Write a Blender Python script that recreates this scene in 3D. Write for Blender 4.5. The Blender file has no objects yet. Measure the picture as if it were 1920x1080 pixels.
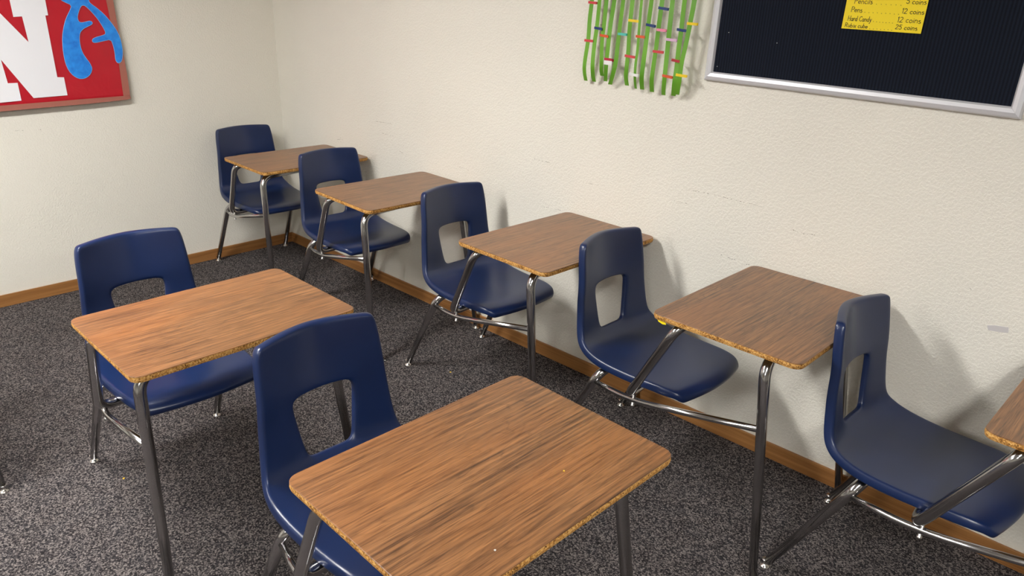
import bpy, bmesh, math, random
from mathutils import Vector, Matrix

random.seed(7)
S = bpy.context.scene
COL = S.collection

# ---------------------------------------------------------------- camera
cam_d = bpy.data.cameras.new('camera')
cam = bpy.data.objects.new('camera', cam_d)
COL.objects.link(cam)
CR = Vector((0.7138635, 0.69972225, 0.02806554))
CU = Vector((-0.27862467, 0.2470305, 0.92808632))
CF = Vector((-0.6424696, 0.6703467, -0.37130594))
m = Matrix((CR, CU, -CF)).transposed().to_4x4()
m.translation = Vector((4.22054, -2.31020, 1.55323))
cam.matrix_world = m
cam_d.sensor_width = 36.0
cam_d.lens = 1383.8 / 1920 * 36.0
cam_d.clip_start = 0.02
S.camera = cam

# ---------------------------------------------------------------- world, exposure
w = bpy.data.worlds.new('world'); S.world = w; w.use_nodes = True
w.node_tree.nodes['Background'].inputs[0].default_value = (0.9, 0.95, 1.0, 1)
w.node_tree.nodes['Background'].inputs[1].default_value = 0.15
S.view_settings.view_transform = 'Standard'
S.view_settings.look = 'None'
S.view_settings.gamma = 1.0
S.view_settings.use_curve_mapping = False
S.view_settings.exposure = 1.80
LAMP = 22.0                       # radiance of the ceiling panels
CEIL = 2.42

# ================================================================ materials
def srgb(r, g, b):
    f = lambda c: (c / 255 / 12.92) if c / 255 <= .04045 else ((c / 255 + .055) / 1.055) ** 2.4
    return (f(r), f(g), f(b), 1)

def mat(name, col=(.5, .5, .5, 1), rough=.5, metal=0.0, spec=.5):
    mt = bpy.data.materials.new(name); mt.use_nodes = True
    b = mt.node_tree.nodes['Principled BSDF']
    b.inputs['Base Color'].default_value = col
    b.inputs['Roughness'].default_value = rough
    b.inputs['Metallic'].default_value = metal
    b.inputs['Specular IOR Level'].default_value = spec
    return mt

class NT:
    def __init__(s, mt):
        s.t = mt.node_tree; s.b = s.t.nodes['Principled BSDF']
    def n(s, typ, **kw):
        nd = s.t.nodes.new(typ)
        for k, v in kw.items():
            if k in nd.inputs.keys(): nd.inputs[k].default_value = v
            else: setattr(nd, k, v)
        return nd
    def l(s, a, b): s.t.links.new(a, b)
    def coords(s, scale=(1, 1, 1), rnd=False):
        tc = s.n('ShaderNodeTexCoord'); mp = s.n('ShaderNodeMapping')
        mp.inputs['Scale'].default_value = scale
        src = tc.outputs['Object']
        if rnd:
            oi = s.n('ShaderNodeObjectInfo'); mu = s.n('ShaderNodeMath', operation='MULTIPLY'); mu.inputs[1].default_value = 7.0
            s.l(oi.outputs['Random'], mu.inputs[0])
            ad = s.n('ShaderNodeVectorMath', operation='ADD')
            s.l(src, ad.inputs[0]); s.l(mu.outputs[0], ad.inputs[1]); src = ad.outputs[0]
        s.l(src, mp.inputs['Vector'])
        return mp.outputs[0]
    def noise(s, vec, scale, detail=2.0, rough=.5, dist=0.0):
        nd = s.n('ShaderNodeTexNoise'); nd.inputs['Scale'].default_value = scale
        nd.inputs['Detail'].default_value = detail; nd.inputs['Roughness'].default_value = rough
        nd.inputs['Distortion'].default_value = dist
        s.l(vec, nd.inputs['Vector']); return nd
    def ramp(s, fac, stops, interp='LINEAR'):
        r = s.n('ShaderNodeValToRGB'); cr = r.color_ramp; cr.interpolation = interp
        while len(cr.elements) < len(stops): cr.elements.new(.5)
        for e, (p, c) in zip(cr.elements, stops): e.position = p; e.color = c
        s.l(fac, r.inputs[0]); return r.outputs[0]
    def mix(s, fac, a, b, mode='MIX'):
        m_ = s.n('ShaderNodeMix', data_type='RGBA', blend_type=mode)
        for sock, v in ((m_.inputs[0], fac), (m_.inputs[6], a), (m_.inputs[7], b)):
            if hasattr(v, 'links'): s.l(v, sock)
            else: sock.default_value = v
        return m_.outputs[2]
    def bump(s, h, strength, dist, normal=None):
        b = s.n('ShaderNodeBump'); b.inputs['Strength'].default_value = strength; b.inputs['Distance'].default_value = dist
        s.l(h, b.inputs['Height'])
        if normal: s.l(normal, b.inputs['Normal'])
        s.l(b.outputs[0], s.b.inputs['Normal']); return b.outputs[0]

M = {}
def wall_mat(name, col):
    mt = mat(name, col, .62, 0, .35); t = NT(mt)
    v = t.coords()
    n1 = t.noise(v, 135, 3, .6); n2 = t.noise(v, 1.6, 2)
    c = t.ramp(n2.outputs[0], [(.3, tuple(x * .97 for x in col[:3]) + (1,)), (.7, tuple(min(1, x * 1.02) for x in col[:3]) + (1,))])
    t.l(c, t.b.inputs['Base Color'])
    h = t.ramp(n1.outputs[0], [(.42, (0, 0, 0, 1)), (.62, (1, 1, 1, 1))])
    t.bump(h, .70, .0014)
    return mt
M['wall'] = wall_mat('cream_wall_paint', srgb(234, 230, 218))
M['ceiling'] = mat('white_ceiling_tile', srgb(225, 223, 216), .9)

def carpet():
    mt = mat('charcoal_carpet', srgb(60, 57, 58), .95, 0, .1); t = NT(mt); v = t.coords()
    vo = t.n('ShaderNodeTexVoronoi'); vo.inputs['Scale'].default_value = 250; t.l(v, vo.inputs['Vector'])
    sp = t.n('ShaderNodeSeparateColor'); t.l(vo.outputs['Color'], sp.inputs[0])
    n1 = t.noise(v, 170, 4, .75)
    ad = t.n('ShaderNodeMath', operation='ADD'); t.l(sp.outputs[0], ad.inputs[0]); t.l(n1.outputs[0], ad.inputs[1])
    mu = t.n('ShaderNodeMath', operation='MULTIPLY'); mu.inputs[1].default_value = .5; t.l(ad.outputs[0], mu.inputs[0])
    c = t.ramp(mu.outputs[0], [(.24, srgb(16, 15, 17)), (.42, srgb(48, 45, 47)), (.57, srgb(94, 88, 87)), (.78, srgb(154, 145, 140))])
    n3 = t.noise(v, 14, 2)
    c2 = t.mix(.22, c, t.ramp(n3.outputs[0], [(.35, srgb(60, 55, 56)), (.65, srgb(66, 66, 70))]))
    t.l(c2, t.b.inputs['Base Color'])
    t.bump(mu.outputs[0], .9, .006)
    return mt
M['carpet'] = carpet()

def wood_trim():
    mt = mat('oak_baseboard_wood', srgb(160, 110, 62), .4); t = NT(mt); v = t.coords((1.5, 1.5, 60))
    n1 = t.noise(v, 1.0, 4, .6, .6)
    t.l(t.ramp(n1.outputs[0], [(.3, srgb(132, 86, 44)), (.7, srgb(174, 124, 72))]), t.b.inputs['Base Color'])
    return mt
M['trim'] = wood_trim()

def laminate():
    mt = mat('walnut_laminate', srgb(128, 92, 62), .33, 0, .75); t = NT(mt)
    v = t.coords((1, 1, 1), rnd=True)
    def mp(sc):
        m_ = t.n('ShaderNodeMapping'); m_.inputs['Scale'].default_value = sc; t.l(v, m_.inputs['Vector']); return m_.outputs[0]
    big = t.noise(mp((16, 2.2, 1)), 1.0, 3, .55, .7)
    # warped bands of cathedral grain, running left to right across the top
    wv = t.n('ShaderNodeMath', operation='MULTIPLY'); wv.inputs[1].default_value = 9.0; t.l(big.outputs[0], wv.inputs[0])
    fr = t.n('ShaderNodeMath', operation='FRACT'); t.l(wv.outputs[0], fr.inputs[0])
    band = t.ramp(fr.outputs[0], [(0.0, (0, 0, 0, 1)), (.12, (.75, .75, .75, 1)), (.8, (1, 1, 1, 1)), (1.0, (.1, .1, .1, 1))])
    st = t.noise(mp((150, 4.2, 1)), 1.0, 4, .68, .25)
    pore = t.noise(mp((420, 16, 1)), 1.0, 2, .5)
    base = t.ramp(st.outputs[0], [(.30, srgb(80, 53, 34)), (.47, srgb(128, 88, 55)), (.70, srgb(168, 118, 74))])
    c = t.mix(.30, base, band, 'MULTIPLY')
    lo = t.noise(mp((7, 1.6, 1)), 1.0, 2)
    c = t.mix(t.ramp(lo.outputs[0], [(.45, (0, 0, 0, 1)), (.7, (.45, .45, .45, 1))]), c, srgb(158, 100, 52))
    c = t.mix(.6, c, t.ramp(pore.outputs[0], [(.36, (.45, .42, .4, 1)), (.5, (1, 1, 1, 1))]), 'MULTIPLY')
    t.l(c, t.b.inputs['Base Color'])
    t.bump(pore.outputs[0], .08, .0006)
    return mt
M['laminate'] = laminate()

def core():
    mt = mat('particle_board_core', srgb(170, 120, 66), .75, 0, .2); t = NT(mt); v = t.coords((1, 1, 1), rnd=True)
    vo = t.n('ShaderNodeTexVoronoi'); vo.inputs['Scale'].default_value = 330; t.l(v, vo.inputs['Vector'])
    sp = t.n('ShaderNodeSeparateColor'); t.l(vo.outputs['Color'], sp.inputs[0])
    n = t.noise(v, 40, 3)
    ad = t.n('ShaderNodeMath', operation='ADD'); t.l(sp.outputs[0], ad.inputs[0]); t.l(n.outputs[0], ad.inputs[1])
    mu = t.n('ShaderNodeMath', operation='MULTIPLY'); mu.inputs[1].default_value = .5; t.l(ad.outputs[0], mu.inputs[0])
    t.l(t.ramp(mu.outputs[0], [(.22, srgb(104, 70, 32)), (.42, srgb(176, 124, 62)), (.72, srgb(214, 168, 100))]), t.b.inputs['Base Color'])
    t.bump(mu.outputs[0], .6, .0015)
    return mt
M['core'] = core()

def plastic():
    mt = mat('navy_moulded_plastic', srgb(34, 56, 104), .30, 0, .55); t = NT(mt); v = t.coords()
    n1 = t.noise(v, 620, 2); n2 = t.noise(v, 9, 3)
    t.l(t.ramp(n2.outputs[0], [(.1, srgb(15, 31, 66)), (.9, srgb(20, 39, 80))]), t.b.inputs['Base Color'])
    t.bump(n1.outputs[0], .22, .0005)
    return mt
M['plastic'] = plastic()
M['chrome'] = mat('dulled_chrome_tube', (.50, .49, .49, 1), .16, 1.0)
M['glide'] = mat('bright_nickel_glide', (.78, .76, .74, 1), .2, 1.0)
M['bolt'] = mat('steel_bolt', (.6, .58, .56, 1), .3, 1.0)

def paper(name, col, rough=.6, bumpy=.3, sc=9):
    mt = mat(name, col, rough, 0, .4); t = NT(mt); v = t.coords()
    n = t.noise(v, sc, 3, .5, .6); t.bump(n.outputs[0], bumpy, .01)
    return mt
M['red_paper'] = paper('glossy_red_paper', srgb(186, 30, 44), .3, .4, 10)
M['border_paper'] = paper('rust_border_paper', srgb(168, 104, 90), .5, .2)
M['white_paper'] = paper('white_letter_paper', srgb(236, 236, 240), .55, .06, 5)
def blue_mat():
    mt = mat('brushed_blue_paint', srgb(28, 130, 226), .5); t = NT(mt); v = t.coords((1, 14, 14))
    n = t.noise(v, 1.6, 4, .6, .5)
    t.l(t.ramp(n.outputs[0], [(.3, srgb(16, 112, 214)), (.7, srgb(44, 152, 242))]), t.b.inputs['Base Color'])
    return mt
M['blue_paint'] = blue_mat()
M['blue_edge'] = mat('pale_cut_edge', srgb(150, 190, 230), .6)
M['cork'] = mat('board_backing', srgb(120, 90, 70), .8)
M['alu'] = mat('satin_aluminium', (.72, .72, .75, 1), .42, .3)
def fabric():
    mt = mat('ribbed_black_fabric', srgb(20, 24, 34), .85, 0, .15); t = NT(mt); v = t.coords((1, 1, .05))
    wv = t.n('ShaderNodeTexWave'); wv.inputs['Scale'].default_value = 34; wv.inputs['Distortion'].default_value = 1.2
    wv.bands_direction = 'X'; wv.inputs['Detail'].default_value = 2; t.l(v, wv.inputs['Vector'])
    t.l(t.ramp(wv.outputs[0], [(0, srgb(15, 19, 29)), (1, srgb(25, 31, 44))]), t.b.inputs['Base Color'])
    t.bump(wv.outputs[0], .5, .002)
    return mt
M['fabric'] = fabric()
M['yellow_paper'] = mat('yellow_card', srgb(250, 222, 16), .6)
M['ink'] = mat('black_marker_ink', srgb(26, 26, 20), .6)
def ribbon_mat():
    mt = mat('green_satin_ribbon', srgb(98, 158, 40), .4); t = NT(mt); v = t.coords()
    n = t.noise(v, 8, 2)
    t.l(t.ramp(n.outputs[0], [(.3, srgb(88, 148, 34)), (.7, srgb(112, 172, 50))]), t.b.inputs['Base Color'])
    return mt
M['ribbon'] = ribbon_mat()
CLIPC = {'red': (205, 62, 66), 'navy': (28, 56, 112), 'orange': (212, 84, 40), 'teal': (84, 190, 176), 'yellow': (240, 206, 28),
         'white': (236, 236, 232), 'pink': (236, 140, 170), 'lilac': (216, 176, 206), 'crimson': (170, 40, 46), 'label': (176, 28, 52)}
for k, c in CLIPC.items(): M['clip_' + k] = mat('clip_paint_' + k, srgb(*c), .5)
M['scuff'] = mat('grey_scuff', srgb(150, 140, 122), .8)
M['scuff_dark'] = mat('dark_scuff', srgb(112, 102, 88), .8)
M['spackle'] = mat('pale_spackle', srgb(206, 202, 200), .7)
M['crumb'] = mat('yellow_crumb', srgb(228, 186, 60), .7)
M['lint'] = mat('white_lint', srgb(214, 212, 206), .8)
M['lampframe'] = mat('white_enamel', srgb(235, 235, 232), .4)
lm = mat('lamp_diffuser', (1, 1, 1, 1), .5)
lm.node_tree.nodes['Principled BSDF'].inputs['Emission Color'].default_value = (1.0, .985, .962, 1)
lm.node_tree.nodes['Principled BSDF'].inputs['Emission Strength'].default_value = LAMP
M['diffuser'] = lm

# ================================================================ mesh helpers
def mesh_obj(name, verts, faces, material, parent=None, smooth=False):
    me = bpy.data.meshes.new(name)
    me.from_pydata([tuple(v) for v in verts], [], faces); me.update()
    bm = bmesh.new(); bm.from_mesh(me); bmesh.ops.recalc_face_normals(bm, faces=bm.faces); bm.to_mesh(me); bm.free()
    if material: me.materials.append(M[material])
    if smooth: me.polygons.foreach_set('use_smooth', [True] * len(me.polygons))
    o = bpy.data.objects.new(name, me); COL.objects.link(o)
    if parent: o.parent = parent
    return o

def box_data(x0, x1, y0, y1, z0, z1):
    v = [(x, y, z) for x in (x0, x1) for y in (y0, y1) for z in (z0, z1)]
    f = [(0, 1, 3, 2), (4, 6, 7, 5), (0, 4, 5, 1), (2, 3, 7, 6), (0, 2, 6, 4), (1, 5, 7, 3)]
    return v, f

def box(name, b, material, parent=None, bevel=0.0):
    v, f = box_data(*b)
    o = mesh_obj(name, v, f, material, parent)
    if bevel:
        bm = bmesh.new(); bm.from_mesh(o.data)
        bmesh.ops.bevel(bm, geom=bm.edges[:], offset=bevel, segments=2, affect='EDGES', profile=.6)
        bm.to_mesh(o.data); bm.free()
    return o

def fillet(pts, rad, n=7):
    pts = [Vector(p) for p in pts]; out = [pts[0]]
    for i in range(1, len(pts) - 1):
        a, b, c = pts[i - 1], pts[i], pts[i + 1]
        r = rad[i - 1] if isinstance(rad, (list, tuple)) else rad
        d1, d2 = (a - b), (c - b)
        t = min(r, d1.length * .49, d2.length * .49)
        p, q = b + d1.normalized() * t, b + d2.normalized() * t
        for k in range(n + 1):
            s = k / n
            out.append((1 - s) ** 2 * p + 2 * s * (1 - s) * b + s * s * q)
    out.append(pts[-1]); return out

def tube_data(path, rad, seg=14, taper=None):
    path = [Vector(p) for p in path]; n = len(path)
    L = [0.0]
    for a, b in zip(path, path[1:]): L.append(L[-1] + (b - a).length)
    verts, faces = [], []
    up = None
    for i, p in enumerate(path):
        t = (path[min(i + 1, n - 1)] - path[max(i - 1, 0)]).normalized()
        if up is None: up = t.orthogonal().normalized()
        up = (up - t * up.dot(t)).normalized(); s = t.cross(up)
        r = rad if taper is None else taper(L[i])
        for k in range(seg):
            a = 2 * math.pi * k / seg
            verts.append(p + (up * math.cos(a) + s * math.sin(a)) * r)
    for i in range(n - 1):
        for k in range(seg):
            k2 = (k + 1) % seg
            faces.append((i * seg + k, i * seg + k2, (i + 1) * seg + k2, (i + 1) * seg + k))
    faces.append(tuple(range(seg))); faces.append(tuple((n - 1) * seg + k for k in range(seg)))
    return verts, faces

def tube(name, path, rad, material, parent=None, seg=14, taper=None):
    v, f = tube_data(path, rad, seg, taper)
    o = mesh_obj(name, v, f, material, parent, smooth=True)
    for p in o.data.polygons:
        if len(p.vertices) > 4: p.use_smooth = False
    return o

def lathe(name, prof, origin, material, parent=None, seg=16):
    v, f = [], []
    for r, z in prof:
        for k in range(seg):
            a = 2 * math.pi * k / seg
            v.append((origin[0] + r * math.cos(a), origin[1] + r * math.sin(a), origin[2] + z))
    for i in range(len(prof) - 1):
        for k in range(seg):
            k2 = (k + 1) % seg
            f.append((i * seg + k, i * seg + k2, (i + 1) * seg + k2, (i + 1) * seg + k))
    f.append(tuple(range(seg))); f.append(tuple((len(prof) - 1) * seg + k for k in range(seg)))
    return mesh_obj(name, v, f, material, parent, smooth=True)

def empty(name, loc=(0, 0, 0), rz=0.0):
    o = bpy.data.objects.new(name, None); COL.objects.link(o)
    o.empty_display_size = .05; o.location = loc; o.rotation_euler = (0, 0, rz); return o

def tag(o, label=None, cat=None, group=None, kind=None):
    if label: o['label'] = label
    if cat: o['category'] = cat
    if group: o['group'] = group
    if kind: o['kind'] = kind
    return o

def copy_tree(o, parent=None):
    c = o.copy(); COL.objects.link(c); c.parent = parent
    for ch in list(o.children): copy_tree(ch, c)
    return c

def prism(name, pts, axis, lo, hi, material, parent=None):
    """closed outline given in the plane normal to axis, extruded lo..hi"""
    def P(a, b, d): return {'x': (d, a, b), 'y': (a, d, b), 'z': (a, b, d)}[axis]
    n = len(pts)
    v = [P(a, b, lo) for a, b in pts] + [P(a, b, hi) for a, b in pts]
    f = [tuple(range(n)), tuple(range(n, 2 * n))] + [(i, (i + 1) % n, n + (i + 1) % n, n + i) for i in range(n)]
    o = mesh_obj(name, v, f, material, parent)
    bm = bmesh.new(); bm.from_mesh(o.data)
    bmesh.ops.triangulate(bm, faces=[fc for fc in bm.faces if len(fc.verts) > 4])
    bm.to_mesh(o.data); bm.free()
    return o

# ================================================================ the room
X1, Y1 = 9.6, -8.4
def struct(o): o['kind'] = 'structure'; return o
struct(box('floor', (-.01, X1, Y1, .01, -.05, 0), 'carpet'))
struct(box('ceiling', (-.01, X1, Y1, .01, CEIL, CEIL + .08), 'ceiling'))
wall_left = struct(box('wall_left', (-.13, -.01, Y1, .13, -.05, CEIL + .08), 'wall'))
wall_right = struct(box('wall_right', (-.01, X1 + .12, .01, .13, -.05, CEIL + .08), 'wall'))
struct(box('wall_front', (X1, X1 + .12, Y1, .01, -.05, CEIL + .08), 'wall'))
struct(box('wall_back', (-.13, X1 + .12, Y1 - .12, Y1, -.05, CEIL + .08), 'wall'))
BH = .062
struct(box('baseboard_left', (-.01, 0, Y1, 0, 0, BH), 'trim', bevel=.002))
struct(box('baseboard_right', (-.01, X1, 0, .01, 0, BH), 'trim', bevel=.002))

# marks on the painted walls
SCUFF = [[(0.969, 0.906), (1.107, 0.908)], [(1.012, 0.851), (1.059, 0.849), (1.118, 0.847)], [(0.588, 0.754), (0.658, 0.762)], [(0.622, 0.778), (0.624, 0.739)], [(0.629, 0.74), (0.648, 0.718)], [(1.168, 0.778), (1.225, 0.768)], [(0.729, 0.689), (0.931, 0.705)], [(2.364, 0.847), (2.409, 0.847), (2.463, 0.851)], [(2.167, 0.699), (2.21, 0.702), (2.27, 0.705)], [(2.81, 0.859), (2.842, 0.86), (2.874, 0.859)], [(2.884, 0.912), (2.991, 0.913), (3.152, 0.909)], [(3.268, 0.856), (3.296, 0.851), (3.345, 0.856)], [(3.026, 0.706), (3.061, 0.702), (3.094, 0.701)], [(2.1, 0.897), (2.207, 0.895)], [(1.621, 0.779), (1.696, 0.772)], [(3.803, 0.81), (3.806, 0.803)], [(3.118, 0.691), (3.148, 0.705)]]
DARK = {2, 3, 4, 8, 12, 15, 16}
def scuff(pts, P, parent, dark, seed):
    rg = random.Random(seed); v, f = [], []
    for (a0, b0), (a1, b1) in zip(pts, pts[1:]):
        L = math.hypot(a1 - a0, b1 - b0); n = max(2, int(L / .007)); nx, nz = -(b1 - b0) / L, (a1 - a0) / L
        for k in range(n):
            if rg.random() < .42: continue
            t0 = k / n; t1 = (k + rg.uniform(.4, 1.0)) / n; wd = rg.uniform(.0004, .0014); o_ = rg.uniform(-.0012, .0012)
            i = len(v)
            for t, s in ((t0, -1), (t1, -.4), (t1, .4), (t0, 1)):
                v.append(P(a0 + (a1 - a0) * t + nx * (s * wd + o_), b0 + (b1 - b0) * t + nz * (s * wd + o_)))
            f.append((i, i + 1, i + 2, i + 3))
    if f: mesh_obj('scuff_mark', v, f, 'scuff_dark' if dark else 'scuff', parent)
for i, q in enumerate(SCUFF): scuff(q, lambda a, b: (a, .0093, b), wall_right, i in DARK, i)
for i, q in enumerate([[(-1.41, .865), (-1.387, .865), (-1.366, .858)], [(-.856, .452), (-.854, .427)], [(-1.309, .863), (-1.296, .859)]]):
    scuff(q, lambda a, b: (-.0093, a, b), wall_left, i == 0, 40 + i)
prism('wall_patch', [(3.867, .716), (3.885, .722), (3.918, .727), (3.921, .711), (3.9, .706), (3.873, .703)], 'y', .0085, .0102, 'spackle', wall_right)

# ceiling light panels
LIGHTS = [(1.85, -2.3, 'panel light above the middle of the desk rows'), (5.0, -2.7, 'panel light behind the camera side of the desk rows'),
          (1.9, -4.5, 'panel light far from the desk rows near the poster wall'), (5.6, -5.6, 'panel light in the far open part of the room')]
for x, y, lab in LIGHTS:
    t = empty('ceiling_light', (x, y, CEIL)); tag(t, 'white framed recessed ceiling ' + lab, 'light', 'recessed ceiling lights')
    hx, hy = .15, .60
    for b in ((-hx - .03, hx + .03, -hy - .03, -hy), (-hx - .03, hx + .03, hy, hy + .03), (-hx - .03, -hx, -hy, hy), (hx, hx + .03, -hy, hy)):
        box('frame_bar', (*b, -.018, -.001), 'lampframe', t, bevel=.003)
    box('diffuser', (-hx, hx, -hy, hy, -.012, -.004), 'diffuser', t)

# ================================================================ combo desk with moulded seat
TW, TD, TH = .61, .449, .711

def rounded_rect(hx, hy, r, n=7):
    pts = []
    for cx, cy, a0 in ((hx - r, hy - r, 0), (-hx + r, hy - r, 90), (-hx + r, -hy + r, 180), (hx - r, -hy + r, 270)):
        for k in range(n + 1):
            a = math.radians(a0 + 90 * k / n); pts.append((cx + r * math.cos(a), cy + r * math.sin(a)))
    return pts

def slab(name, rings, material, parent):
    """rings: list of (outline, z), stacked and capped"""
    v, f = [], []; n = len(rings[0][0])
    for pts, z in rings: v += [(a, b, z) for a, b in pts]
    for i in range(len(rings) - 1):
        for k in range(n):
            k2 = (k + 1) % n; f.append((i * n + k, i * n + k2, (i + 1) * n + k2, (i + 1) * n + k))
    f.append(tuple(range(n))); f.append(tuple((len(rings) - 1) * n + k for k in range(n)))
    return mesh_obj(name, v, f, material, parent)

def seat_shell(parent):
    # centre line of the shell from the top of the back to the front lip: x, z, half width, hole/column width, edge rise
    R = [(-.638, .786, .152, .078, .046), (-.634, .766, .159, .082, .044), (-.624, .718, .164, .086, .040), (-.612, .665, .167, .089, .036),
         (-.604, .626, .170, .090, .031), (-.599, .588, .174, .087, .028), (-.591, .544, .178, .081, .026), (-.584, .500, .183, .074, .025),
         (-.575, .462, .189, .067, .026), (-.556, .438, .197, .067, .027), (-.526, .425, .203, .068, .022), (-.480, .419, .206, .070, .013),
         (-.410, .416, .205, .072, .008), (-.330, .416, .201, .074, .006), (-.250, .420, .196, .076, .004), (-.195, .424, .189, .076, -.002),
         (-.155, .420, .180, .074, -.006), (-.130, .405, .165, .070, -.006)]
    PW = [1.45, 1.45, 1.5, 1.55, 1.6, 1.65, 1.7, 1.8, 2.0] + [2.3] * 9      # how sharply each row bends forward at its edges
    H0, H1 = 4, 8                                 # rows bounding the opening
    nr = len(R); grid = []; nrm = []; tan = []
    for i, (x, z, hw, hc, e) in enumerate(R):
        a, b = R[max(i - 1, 0)], R[min(i + 1, nr - 1)]
        t = Vector((b[0] - a[0], 0, b[1] - a[1])).normalized(); n = Vector((-t.z, 0, t.x))
        ys = [0, hc * .5, hc, hc + .5 * (hw - hc), hw - .014, hw]
        ys = [-q for q in ys[:0:-1]] + ys
        row = []
        for y in ys:
            q = abs(y) / hw
            p = Vector((x, y, z)) + n * (e * q ** PW[i])
            if i == 0: p.z -= .012 * q ** 2
            if i == 1: p.z -= .008 * q ** 3
            if i >= nr - 3: p.x -= (.006, .014, .022)[i - nr + 3] * q ** 2
            if i == H0 and q < .7: p.z += .006 * (1 - (y / hc) ** 2 if abs(y) <= hc else 0)
            row.append(p)
        grid.append(row); nrm.append(n); tan.append(t)
    nc = len(grid[0])
    bm = bmesh.new()
    V = [[bm.verts.new(p) for p in row] for row in grid]
    for i in range(nr - 1):
        for j in range(nc - 1):
            if H0 <= i < H1 and 3 <= j < 7: continue
            bm.faces.new((V[i][j], V[i + 1][j], V[i + 1][j + 1], V[i][j + 1]))
    # rolled rim round the outside
    loop = [(i, 0) for i in range(nr)] + [(nr - 1, j) for j in range(1, nc)] + [(i, nc - 1) for i in range(nr - 2, -1, -1)] + [(0, j) for j in range(nc - 2, 0, -1)]
    prev = [V[i][j] for i, j in loop]
    for depth, outw in ((.008, .0045), (.018, .006), (.027, .006)):
        cur = []
        for i, j in loop:
            o = Vector((0, 0, 0))
            if j == 0: o.y -= 1
            if j == nc - 1: o.y += 1
            if i == 0: o -= tan[i]
            if i == nr - 1: o += tan[i]
            d = depth * (.75 if i >= nr - 2 else 1)
            cur.append(bm.verts.new(grid[i][j] - nrm[i] * d + o * outw))
        n = len(loop)
        for k in range(n): bm.faces.new((prev[k], prev[(k + 1) % n], cur[(k + 1) % n], cur[k]))
        prev = cur
    # rim of the opening
    hl = [(i, 3) for i in range(H0, H1 + 1)] + [(H1, j) for j in range(4, 8)] + [(i, 7) for i in range(H1 - 1, H0 - 1, -1)] + [(H0, j) for j in range(6, 3, -1)]
    prev = [V[i][j] for i, j in hl]
    for depth, inw in ((.005, .002), (.017, .003)):
        cur = []
        for i, j in hl:
            o = Vector((0, 0, 0))
            if j == 3: o.y += 1
            if j == 7: o.y -= 1
            if i == H0: o += tan[i]
            if i == H1: o -= tan[i]
            cur.append(bm.verts.new(grid[i][j] - nrm[i] * depth + o * inw))
        n = len(hl)
        for k in range(n): bm.faces.new((prev[k], prev[(k + 1) % n], cur[(k + 1) % n], cur[k]))
        prev = cur
    bmesh.ops.recalc_face_normals(bm, faces=bm.faces)
    bm.faces.ensure_lookup_table()
    f = min(bm.faces, key=lambda fc: (fc.calc_center_median() - Vector((-.37, 0, .416))).length)
    if f.normal.z < 0: bmesh.ops.reverse_faces(bm, faces=bm.faces)
    me = bpy.data.meshes.new('seat_shell'); bm.to_mesh(me); bm.free()
    me.materials.append(M['plastic'])
    o = bpy.data.objects.new('seat_shell', me); COL.objects.link(o)
    md = o.modifiers.new('thick', 'SOLIDIFY'); md.thickness = .0045; md.offset = -1
    md = o.modifiers.new('smooth', 'SUBSURF'); md.levels = 2; md.render_levels = 2
    dg = bpy.context.evaluated_depsgraph_get(); dg.update()
    baked = bpy.data.meshes.new_from_object(o.evaluated_get(dg))
    o.modifiers.clear(); o.data = baked; baked.name = 'seat_shell'
    baked.polygons.foreach_set('use_smooth', [True] * len(baked.polygons))
    o.parent = parent
    return o

def make_desk():
    d = empty('chair_desk')
    hx, hy = TD / 2, TW / 2
    top = slab('desktop', [(rounded_rect(hx - .0004, hy - .0004, .028), TH - .0022), (rounded_rect(hx, hy, .028), TH - .0012), (rounded_rect(hx - .0012, hy - .0012, .027), TH)], 'laminate', d)
    slab('board_core', [(rounded_rect(hx - .006, hy - .006, .024), TH - .0185), (rounded_rect(hx - .0012, hy - .0012, .027), TH - .0160),
                        (rounded_rect(hx + .0006, hy + .0006, .0285), TH - .009), (rounded_rect(hx - .0002, hy - .0002, .028), TH - .0022)], 'core', top)
    seat_shell(d)
    rl = .0152
    def tp(L):                                    # legs thin slightly towards the floor
        return rl * (.80 + .20 * min(1, max(0, (L - .0) / .30)))
    glide = [(.0145, 0), (.0150, .0025), (.0125, .0055), (.0065, .0085), (.0055, .020), (.0095, .022), (.0112, .026)]
    for s in (-1, 1):
        path = fillet([(.203, s * .298, .022), (.117, s * .262, .664), (.108, 0, .674)], .055, 8)
        lg = tube('leg', path, rl, 'chrome', d, 16, tp)
        lathe('glide', glide, (.205, s * .2995, 0), 'glide', lg)
        path = fillet([(-.648, s * .220, .022), (-.462, s * .203, .384), (-.452, 0, .388)], .055, 8)
        lg = tube('leg', path, rl, 'chrome', d, 16, tp)
        lathe('glide', glide, (-.655, s * .2206, 0), 'glide', lg)
    # bent tube that carries the desktop from below the seat, on the sitter's right
    path = fillet([(-.120, -.05, .676), (-.146, -.279, .680), (-.308, -.256, .381), (-.325, -.02, .388)], [.05, .05], 8)
    tube('support_tube', path, .0148, 'chrome', d, 16)
    # long side rail from rear leg to front leg, flattened ends
    path = fillet([(-.482, -.207, .345), (-.300, -.246, .362), (.138, -.272, .472)], .10, 6)
    tube('side_rail', path, .0098, 'chrome', d, 12, lambda L: .0098 if L > .03 else .0075)
    bolt = lathe('bolt', [(.003, -.0115), (.0065, -.0105), (.0065, -.006), (.004, -.005), (.004, .03)], (-.292, -.246, .357), 'bolt', d, 10)
    for y in (-.12, .12):
        box('seat_bracket', (-.47, -.30, y - .013, y + .013, .399, .4055), 'bolt', d, bevel=.001)
    return d

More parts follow.
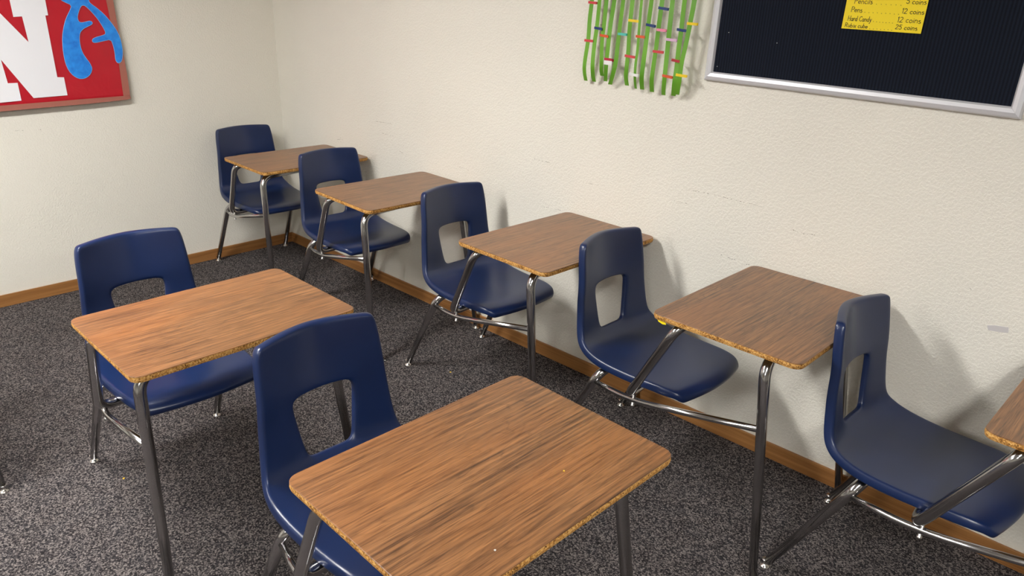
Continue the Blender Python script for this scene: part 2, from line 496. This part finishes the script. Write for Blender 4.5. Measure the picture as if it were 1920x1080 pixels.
DESKS = [
 ('1', (.6967, -.3117), -.0226, 'navy chair desk in the room corner, its backrest against the poster wall'),
 ('2', (1.5715, -.3128), -.0430, 'second chair desk out from the corner along the wall, nearest the one in the corner'),
 ('3', (2.5310, -.3093), -.0262, 'middle chair desk of the row along the wall, standing below the wall scuffs'),
 ('4', (3.3855, -.3192), -.0079, 'chair desk by the wall with a yellow paper scrap under its desktop edge'),
 ('5', (4.2385, -.3170), -.0175, 'chair desk at the right edge by the wall, its desktop cut off by the picture'),
 ('A', (2.3568, -1.5351), -.0013, 'free standing chair desk on open carpet at the left, in front of the poster'),
 ('B', (3.3738, -1.4792), -.0152, 'nearest chair desk in the foreground with its whole wooden top in view'),
 ('C', (1.4780, -2.3200), 0.0, 'chair desk beyond the left edge, only one front leg foot in view'),
]
proto = make_desk(); placed = {}
for i, (k, (x, y), a, lab) in enumerate(DESKS):
    o = proto if i == 0 else copy_tree(proto)
    o.location = (x, y, 0); o.rotation_euler = (0, 0, a)
    tag(o, lab, 'desk', 'navy chair desks'); placed[k] = o

# yellow paper caught under the rear corner of one desktop
sc = [(-.203, -.2985, .6925), (-.176, -.3000, .6925), (-.172, -.3000, .6865), (-.184, -.2995, .6840), (-.199, -.2990, .6875)]
yp = mesh_obj('paper_scrap', sc + [(x, y + .001, z) for x, y, z in sc],
              [(0, 1, 2, 3, 4), (9, 8, 7, 6, 5), (0, 1, 6, 5), (1, 2, 7, 6), (2, 3, 8, 7), (3, 4, 9, 8), (4, 0, 5, 9)], 'yellow_paper', placed['4'])
yp['label'] = 'scrap of yellow paper stuck under the desktop edge'

# ================================================================ poster board on the left wall
pb = empty('poster_board', (0, -1.45, .97)); tag(pb, 'red paper poster board with white letter and blue cutout on the left wall', 'poster')
def sub(o): o.location = (.013, 1.4465, -.969); return o
PB0, PB1, PBT = -2.25, -.866, 1.95
def skew(y, z): return (y, z + (y + .866) * .014 - .0)
out = [skew(PB0, .974), skew(PB1, .974), (PB1 - .012, PBT), (PB0, PBT)]
sub(prism('backing', [skew(PB0 + .01, .984), skew(PB1 - .01, .984), (PB1 - .022, PBT - .01), (PB0 + .01, PBT - .01)], 'x', -.0225, .012, 'cork', pb))
# wrinkled red sheet
rg = random.Random(3)
def sheet(name, y0, y1, z0, z1, x, material, ny, nz, amp, fn=skew):
    v, f = [], []
    for lay in (0, 1):
        rr = random.Random(5)
        for i in range(nz + 1):
            for j in range(ny + 1):
                y, z = fn(y0 + (y1 - y0) * j / ny, z0 + (z1 - z0) * i / nz)
                b = amp * (math.sin(y * 23 + z * 9) * math.sin(z * 31 - y * 7) + .6 * rr.uniform(-1, 1)) if 0 < i < nz and 0 < j < ny else 0
                v.append((x + b + (.0008 if lay else 0), y, z))
    q = (ny + 1) * (nz + 1)
    for i in range(nz):
        for j in range(ny):
            a = i * (ny + 1) + j; f.append((a, a + 1, a + ny + 2, a + ny + 1)); f.append((q + a, q + a + ny + 1, q + a + ny + 2, q + a + 1))
    bd = list(range(ny + 1)) + [i * (ny + 1) + ny for i in range(1, nz + 1)] + [nz * (ny + 1) + j for j in range(ny - 1, -1, -1)] + [i * (ny + 1) for i in range(nz - 1, 0, -1)]
    for a, b in zip(bd, bd[1:] + bd[:1]): f.append((a, b, q + b, q + a))
    return mesh_obj(name, v, f, material, pb, smooth=True)
sub(sheet('red_paper', PB0 + .005, PB1 - .008, .98, PBT - .005, .0145, 'red_paper', 44, 32, .0016))
def strip(pts): return sub(prism('border_strip', pts, 'x', .0165, .0185, 'border_paper', pb))
strip([skew(PB0, .972), skew(PB1 - .2, .9735), skew(PB1 - .02, .9775), skew(PB1 + .001, .983), skew(PB1 - .002, .997), skew(PB1 - .2, .998), skew(PB0, 1.002)])
strip([skew(PB1 - .034, .997), skew(PB1 - .001, .994), skew(PB1 + .001, 1.1), skew(PB1 - .003, 1.26), (PB1 - .006, 1.27), (PB1 - .017, PBT), (PB1 - .055, PBT), (PB1 - .042, 1.46), (PB1 - .030, 1.2)])
strip([(PB0, PBT - .03), (PB1 - .02, PBT - .03), (PB1 - .02, PBT + .002), (PB0, PBT + .002)])
strip([skew(PB0 - .002, .99), skew(PB0 + .032, .99), (PB0 + .032, PBT - .02), (PB0 - .002, PBT - .02)])
NPOLY = [(-1.178, 1.47), (-1.178, 1.391), (-1.190, 1.390), (-1.190, 1.107), (-1.161, 1.105), (-1.1605, 1.019), (-1.309, 1.016), (-1.409, 1.198), (-1.402, 1.091),
         (-1.362, 1.0904), (-1.3616, 1.008), (-1.507, 1.003), (-1.507, 1.086), (-1.482, 1.088), (-1.482, 1.372), (-1.513, 1.372), (-1.513, 1.462), (-1.418, 1.464),
         (-1.2821, 1.2721), (-1.2873, 1.386), (-1.3229, 1.3837), (-1.324, 1.47)]
sub(prism('letter_cutout', NPOLY, 'x', .0185, .0200, 'white_paper', pb))['label'] = 'big white block letter N'
BLUE = [(-1.114, 1.46), (-1.095, 1.448), (-1.069, 1.436), (-1.082, 1.412), (-1.105, 1.377), (-1.122, 1.338), (-1.136, 1.293), (-1.143, 1.243), (-1.145, 1.192), (-1.141, 1.151), (-1.127, 1.119), (-1.108, 1.1), (-1.085, 1.091), (-1.059, 1.097), (-1.036, 1.115), (-1.025, 1.141), (-1.032, 1.167), (-1.047, 1.194), (-1.058, 1.22), (-1.062, 1.251), (-1.06, 1.286), (-1.052, 1.312), (-1.034, 1.329), (-1.007, 1.341), (-0.991, 1.349), (-0.987, 1.359), (-0.998, 1.367), (-1.018, 1.362), (-1.041, 1.358), (-1.05, 1.364), (-1.052, 1.382), (-1.042, 1.407), (-1.028, 1.432), (-1.015, 1.437), (-1.002, 1.427), (-0.982, 1.402), (-0.962, 1.372), (-0.945, 1.336), (-0.935, 1.305), (-0.954, 1.297), (-0.991, 1.288), (-1.005, 1.278), (-1.005, 1.265), (-0.991, 1.261), (-0.954, 1.269), (-0.917, 1.276), (-0.911, 1.247), (-0.909, 1.21), (-0.912, 1.178), (-0.906, 1.163), (-0.894, 1.16), (-0.879, 1.172), (-0.869, 1.209), (-0.867, 1.246), (-0.871, 1.288), (-0.883, 1.325), (-0.903, 1.361), (-0.928, 1.397), (-0.958, 1.427), (-0.984, 1.447), (-0.989, 1.462), (-0.976, 1.492), (-0.984, 1.536), (-1.03, 1.549), (-1.08, 1.533), (-1.12, 1.489)]
def smooth_loop(p, n=2):
    for _ in range(n):
        q = []
        for a, b in zip(p, p[1:] + p[:1]):
            q.append((a[0] * .75 + b[0] * .25, a[1] * .75 + b[1] * .25)); q.append((a[0] * .25 + b[0] * .75, a[1] * .25 + b[1] * .75))
        p = q
    return p
def inset(p, d):
    n = len(p); q = []
    for i in range(n):
        a, b = Vector(p[i - 1]), Vector(p[(i + 1) % n]); t = (b - a).normalized()
        q.append((p[i][0] - t.y * d, p[i][1] + t.x * d))
    return q
bl = smooth_loop(BLUE, 1)
bc = sub(prism('blue_cutout', bl, 'x', .0190, .0203, 'blue_edge', pb)); bc['label'] = 'branching blue painted paper shape'
area = sum(a[0] * b[1] - b[0] * a[1] for a, b in zip(bl, bl[1:] + bl[:1]))
sub_o = prism('paint_layer', inset(bl, .0018 if area > 0 else -.0018), 'x', .0203, .0209, 'blue_paint', bc)

# ================================================================ black bulletin board on the right wall
bb = empty('bulletin_board', (2.881, .01, 1.298)); bb.rotation_euler = (0, math.radians(.75), 0)
tag(bb, 'black ribbed fabric bulletin board in a silver metal frame', 'bulletin board')
BW, BHH, FW = .931, .62, .029
def frame_side(a, b, c, d):       # outer a->b, inner d<-c, rounded aluminium moulding with mitred ends
    prof = [(0, -.001), (0, -.013), (.15, -.019), (.5, -.0225), (.85, -.019), (1, -.012), (1, -.001)]
    A, B, Cc, Dd = Vector((*a,)), Vector((*b,)), Vector((*c,)), Vector((*d,))
    v = []
    for s, y in prof:
        p = A.lerp(Dd, s); v.append((p.x, y, p.y))
    for s, y in prof:
        p = B.lerp(Cc, s); v.append((p.x, y, p.y))
    n = len(prof); f = [(i, i + 1, n + i + 1, n + i) for i in range(n - 1)] + [tuple(range(n)), tuple(range(n, 2 * n)), (0, n - 1, 2 * n - 1, n)]
    mesh_obj('frame_rail', v, f, 'alu', bb)
e = .0005
frame_side((0, 0), (BW, 0), (BW - FW, FW), (FW, FW))
frame_side((0, BHH), (BW, BHH), (BW - FW, BHH - FW), (FW, BHH - FW))
frame_side((0, e), (0, BHH - e), (FW, BHH - FW - e), (FW, FW + e))
frame_side((BW, e), (BW, BHH - e), (BW - FW, BHH - FW - e), (BW - FW, FW + e))
box('fabric_panel', (.012, BW - .012, -.010, -.001, .012, BHH - .012), 'fabric', bb)
for (x, z) in ((.040, .046), (.065, .155), (.235, .135)): box('lint_speck', (x, x + .002, -.0108, -.0098, z, z + .002), 'lint', bb)

# yellow price card with handwriting, pinned to the board
card = empty('price_card', (3.3104, -.0035, 1.4838)); card.rotation_euler = (0, math.radians(.9), 0)
tag(card, 'yellow handwritten price list card on the black bulletin board', 'card')
CW, CH = .2177, .145
box('card_sheet', (0, CW, 0, .0009, 0, CH), 'yellow_paper', card)
# single-stroke hand lettering: strokes on a unit grid, x-height .55, cap height 1
def arc(cx, cy, rx, ry, a0, a1, n=10):
    return [(cx + rx * math.cos(math.radians(a0 + (a1 - a0) * k / n)), cy + ry * math.sin(math.radians(a0 + (a1 - a0) * k / n))) for k in range(n + 1)]
G = {
 'P': (.55, [[(.08, 0), (.1, 1)], [(.05, .95)] + arc(.2, .75, .3, .25, 90, -90)]),
 'H': (.62, [[(.08, 0), (.08, 1)], [(.5, 0), (.52, 1)], [(.08, .5), (.5, .52)]]),
 'R': (.58, [[(.08, 0), (.1, 1)], [(.05, .95)] + arc(.2, .76, .28, .24, 90, -90) + [(.5, 0)]]),
 'C': (.55, [arc(.33, .5, .27, .45, 50, 310, 12)]),
 'e': (.46, [[(.06, .28), (.38, .3)] + arc(.22, .28, .17, .25, 10, 320, 12)]),
 'n': (.48, [[(.08, 0), (.08, .55)], [(.08, .38)] + arc(.23, .33, .15, .2, 160, 0) + [(.39, 0)]]),
 'c': (.42, [arc(.24, .28, .18, .26, 55, 310, 12)]),
 'i': (.2, [[(.1, 0), (.1, .5)], [(.1, .72), (.11, .76)]]),
 'l': (.2, [[(.1, 0), (.1, 1)]]),
 's': (.4, [arc(.2, .42, .13, .12, 60, 240, 8) + arc(.19, .15, .14, .15, 80, -140, 8)]),
 'o': (.46, [arc(.23, .28, .17, .26, 90, 450, 14)]),
 'a': (.48, [arc(.22, .27, .16, .25, 60, 380, 14), [(.38, .54), (.4, 0)]]),
 'r': (.36, [[(.08, 0), (.08, .55)], [(.08, .36)] + arc(.22, .36, .14, .18, 150, 50)]),
 'd': (.5, [arc(.22, .27, .16, .25, 60, 380, 14), [(.39, 1), (.4, 0)]]),
 'y': (.46, [[(.06, .55), (.2, .1)], [(.38, .55), (.16, -.32), (.04, -.3)]]),
 'u': (.48, [[(.08, .55), (.08, .2)] + arc(.22, .18, .14, .17, 190, 350) + [(.38, .55)], [(.38, .55), (.4, 0)]]),
 'b': (.48, [[(.08, 1), (.08, 0)], arc(.23, .26, .16, .25, 150, -160, 12)]),
 'x': (.44, [[(.06, .55), (.36, 0)], [(.36, .55), (.06, 0)]]),
 '1': (.28, [[(.06, .8), (.16, 1), (.15, 0)]]),
 '2': (.5, [arc(.22, .74, .17, .24, 160, -40, 8) + [(.05, .02), (.42, .04)]]),
 '5': (.5, [[(.42, 1), (.12, .97), (.1, .6)] + arc(.22, .33, .2, .3, 100, -150, 10)]),
 ' ': (.3, []),
}
def write(parent, items, hw=.00075):
    """items: (text, x, z, cap height, total width); one flat ink mesh per row"""
    v, f = [], []
    def stroke(p):
        for (a, b), (c, d) in zip(p, p[1:]):
            L = math.hypot(c - a, d - b)
            if L < 1e-6: continue
            tx, tz = (c - a) / L, (d - b) / L; e_ = hw * .6
            i = len(v)
            for s, t in ((-1, -1), (-1, 1), (1, 1), (1, -1)):
                bx, bz = (a, b) if s < 0 else (c, d)
                v.append((bx + tx * e_ * s - tz * hw * t, -.0003, bz + tz * e_ * s + tx * hw * t))
            f.append((i, i + 1, i + 2, i + 3))
    rr = random.Random(len(items) + int(items[0][1] * 1e4))
    for text, x, z, h, wd in items:
        if set(text) == {'.'}:
            n = len(text)
            for k in range(n):
                px = x + wd * k / max(1, n - 1); pz = z + rr.uniform(-.0006, .0006)
                stroke([(px, pz), (px + .0009, pz + .0001)])
            continue
        tot = sum(G[c][0] for c in text); sx = wd / tot; cx = x
        for c in text:
            aw, st = G[c]; dz = rr.uniform(-.04, .04)
            for s in st: stroke([(cx + px * sx + pz * h * .06, z + (pz + dz) * h) for px, pz in s])
            cx += aw * sx
    return mesh_obj('lettering', v, f, 'ink', parent)
write(card, [('Rubix cube', .008, .0045, .0115, .066), ('.......', .080, .0042, 0, .060), ('25 coins', .148, .0078, .0120, .059)])
write(card, [('Hard Candy', .013, .0220, .0135, .068), ('.......', .086, .0232, 0, .052), ('12 coins', .149, .0262, .0140, .063)])
write(card, [('Pens', .0175, .0455, .0140, .033), ('.........', .057, .0465, 0, .092), ('12 coins', .156, .0490, .0130, .059)])
write(card, [('Pencils', .022, .0690, .0145, .052), ('......', .084, .0695, 0, .066), ('5 coins', .162, .0745, .0130, .053)])

# ================================================================ green ribbons and little clothes pegs
RIB = [[(2.406, 1.537), (2.401, 1.469), (2.4, 1.4), (2.391, 1.328), (2.39, 1.285), (2.398, 1.248)], [(2.441, 1.538), (2.437, 1.453), (2.431, 1.391), (2.428, 1.324), (2.431, 1.278), (2.438, 1.248)], [(2.472, 1.539), (2.469, 1.455), (2.465, 1.397), (2.469, 1.317), (2.47, 1.292), (2.475, 1.273)], [(2.507, 1.539), (2.498, 1.456), (2.494, 1.378), (2.492, 1.322), (2.492, 1.255)], [(2.546, 1.54), (2.54, 1.448), (2.537, 1.391), (2.533, 1.322), (2.514, 1.245)], [(2.586, 1.542), (2.583, 1.45), (2.585, 1.377), (2.584, 1.309), (2.584, 1.281), (2.592, 1.249)], [(2.624, 1.542), (2.624, 1.446), (2.625, 1.38), (2.622, 1.329), (2.624, 1.278), (2.632, 1.242)], [(2.665, 1.544), (2.661, 1.47), (2.658, 1.405), (2.654, 1.332), (2.653, 1.281), (2.66, 1.242)], [(2.708, 1.545), (2.704, 1.466), (2.702, 1.401), (2.699, 1.352), (2.696, 1.285), (2.703, 1.238)], [(2.749, 1.546), (2.748, 1.468), (2.748, 1.404), (2.748, 1.339), (2.748, 1.273), (2.752, 1.232)], [(2.795, 1.547), (2.794, 1.454), (2.792, 1.397), (2.792, 1.333), (2.79, 1.277), (2.793, 1.234)], [(2.831, 1.548), (2.824, 1.471), (2.817, 1.409), (2.809, 1.354), (2.807, 1.295), (2.806, 1.241)]]
ORD = ['leftmost', 'second', 'third', 'fourth', 'fifth', 'sixth', 'seventh', 'eighth', 'ninth', 'tenth', 'eleventh', 'rightmost']
def catmull(p, n=6):
    out = []
    for i in range(len(p) - 1):
        a, b, c, d = p[max(i - 1, 0)], p[i], p[i + 1], p[min(i + 2, len(p) - 1)]
        for k in range(n):
            t = k / n
            out.append(tuple(.5 * (2 * b[j] + (c[j] - a[j]) * t + (2 * a[j] - 5 * b[j] + 4 * c[j] - d[j]) * t * t + (3 * b[j] - a[j] - 3 * c[j] + d[j]) * t ** 3) for j in range(len(b))))
    out.append(p[-1]); return out
def ribbon_y(z, zb): # stand-off from the wall along the drop
    s = z - zb
    if s < .07: return -.016 - .030 * math.sin(min(1, s / .07) * math.pi / 2)
    if z > 1.70: return -.046 + .046 * min(1, (z - 1.70) / .09)
    return -.046
for i, p in enumerate(RIB):
    rr = random.Random(100 + i)
    x0 = p[0][0]
    pts = catmull([(x0 + .006, 1.79), (x0 + .004, 1.70), (x0 + .002, 1.62)] + p)
    zb = p[-1][1]; half = .0055 if i == 6 else .0088
    v, f = [], []
    for k, (x, z) in enumerate(pts):
        y = ribbon_y(z, zb) + .001 * math.sin(z * 40 + i * 1.7); y -= .009 if i == 11 else 0; x -= (y + .04) * .70
        tw = .12 * math.sin(z * 14 + i * 2.1)
        for sx, th in ((-1, 0), (1, 0), (1, .0006), (-1, .0006)):
            v.append((x + sx * half * math.cos(tw), y + sx * half * math.sin(tw) * .6 - th, z))
    n = len(pts)
    for k in range(n - 1):
        for a in range(4):
            b = (a + 1) % 4; f.append((k * 4 + a, k * 4 + b, (k + 1) * 4 + b, (k + 1) * 4 + a))
    f.append((0, 1, 2, 3)); f.append(tuple((n - 1) * 4 + a for a in range(4)))
    o = mesh_obj('green_ribbon', v, f, 'ribbon')
    pos = ORD[i] + (' of the' if i in (0, 11) else ' from the left of the')
    tag(o, pos + ' twelve green ribbons hanging beside the black board', 'ribbon', 'green ribbons hanging on the wall')

CLIP = [(2.41, 1.528, 'red', 'red peg at the top of the leftmost green ribbon'), (2.445, 1.441, 'navy', 'dark blue peg on the second green ribbon from the left'),
        (2.474, 1.417, 'orange', 'orange peg on the third green ribbon from the left'), (2.404, 1.396, 'red', 'red peg halfway down the leftmost green ribbon'),
        (2.504, 1.335, 'label', 'crimson peg holding a small white label on the fourth green ribbon'), (2.554, 1.427, 'teal', 'teal peg on the fifth green ribbon'),
        (2.598, 1.474, 'yellow', 'yellow peg on the sixth green ribbon from the left'), (2.633, 1.423, 'orange', 'orange peg on the narrow seventh green ribbon'),
        (2.595, 1.354, 'red', 'red peg low on the sixth green ribbon'), (2.619, 1.293, 'white', 'white peg low down between green ribbons'),
        (2.671, 1.462, 'navy', 'dark blue peg on the eighth green ribbon'), (2.716, 1.518, 'navy', 'dark blue peg near the top of the ninth green ribbon'),
        (2.717, 1.449, 'pink', 'pink peg on the ninth green ribbon'), (2.76, 1.42, 'lilac', 'pale lilac peg on the tenth green ribbon'),
        (2.711, 1.378, 'red', 'red peg low on the ninth green ribbon'), (2.759, 1.3, 'orange', 'orange peg near the foot of the tenth green ribbon'),
        (2.797, 1.453, 'navy', 'dark blue peg on the eleventh green ribbon'), (2.833, 1.475, 'yellow', 'yellow peg high on the rightmost green ribbon'),
        (2.79, 1.354, 'crimson', 'dark red peg low on the eleventh green ribbon'), (2.813, 1.309, 'yellow', 'yellow peg with writing near the foot of the rightmost green ribbon')]
def peg_arm(name, s, matn, parent):
    # tapered wooden prong lying along x, s = front or back prong
    pr = [(-.021, .0016), (-.012, .0030), (-.004, .0026), (.004, .0032), (.014, .0024), (.021, .0012)]
    v, f = [], []
    for x, th in pr:
        for a, b in ((-1, 0), (1, 0), (1, 1), (-1, 1)):
            v.append((x, s * (.0007 + b * th + .0016 * max(0, (x - .0) / .021)), a * .0042))
    for k in range(len(pr) - 1):
        for a in range(4):
            b = (a + 1) % 4; f.append((k * 4 + a, k * 4 + b, k * 4 + 4 + b, k * 4 + 4 + a))
    f.append((0, 1, 2, 3)); f.append(tuple((len(pr) - 1) * 4 + a for a in range(4)))
    return mesh_obj(name, v, f, matn, parent)
peg = {}
for x, z, c, lab in CLIP:
    py = -.0555 if x > 2.805 else -.0465
    t = empty('clothes_peg', (x - (py + .04) * .7, py, z)); t.rotation_euler = (0, random.uniform(.02, .12), random.uniform(-.15, .15))
    tag(t, lab, 'peg', 'small clothes pegs on the ribbons')
    if c not in peg:
        a = peg_arm('prong', -1, 'clip_' + c, t); b = peg_arm('prong', 1, 'clip_' + c, t)
        path = [(.001 + .0026 * math.cos(k * .9), .0030 * math.sin(k * .9), -.005 + k * .00062) for k in range(17)]
        s = tube('spring', path, .0006, 'bolt', t, 5)
        peg[c] = (a, b, s)
    else:
        for q in peg[c]:
            d = q.copy(); COL.objects.link(d); d.parent = t
    if c == 'label':
        box('paper_label', (-.018, .018, -.0072, -.0066, -.017, -.002), 'clip_white', t)
        box('label_stripe', (-.018, .018, -.0076, -.0066, -.002, .007), 'clip_label', t)

# ================================================================ bits on the carpet and desktop
def crumb(name, x, y, z, sc, matn, lab, seed):
    rr = random.Random(seed); bm = bmesh.new(); bmesh.ops.create_icosphere(bm, subdivisions=1, radius=sc)
    for v in bm.verts: v.co *= rr.uniform(.6, 1.2); v.co.z *= .5
    zm = min(v.co.z for v in bm.verts)
    for v in bm.verts: v.co += Vector((x, y, z - zm))
    me = bpy.data.meshes.new(name); bm.to_mesh(me); bm.free(); me.materials.append(M[matn])
    o = bpy.data.objects.new(name, me); COL.objects.link(o); tag(o, lab, 'crumb')
crumb('crumb', 2.051, -.419, 0, .0048, 'crumb', 'tiny yellow crumb on carpet under the middle wall desk', 1)
crumb('crumb', 1.874, -1.719, 0, .0045, 'crumb', 'tiny yellow crumb on carpet beside the free standing desk', 2)
crumb('crumb', 1.768, -.563, 0, .004, 'lint', 'tiny white fleck on carpet behind the foreground chair back', 3)
crumb('crumb', 3.88, -.02, 0, .003, 'lint', 'tiny white fleck on carpet below the chair at the right edge', 4)
crumb('crumb', 3.486, -1.386, TH, .0022, 'crumb', 'tiny pale crumb on the nearest desktop toward the wall side', 5)
crumb('crumb', 3.549, -1.631, TH, .0022, 'lint', 'tiny white crumb near the front edge of the nearest desktop', 6)
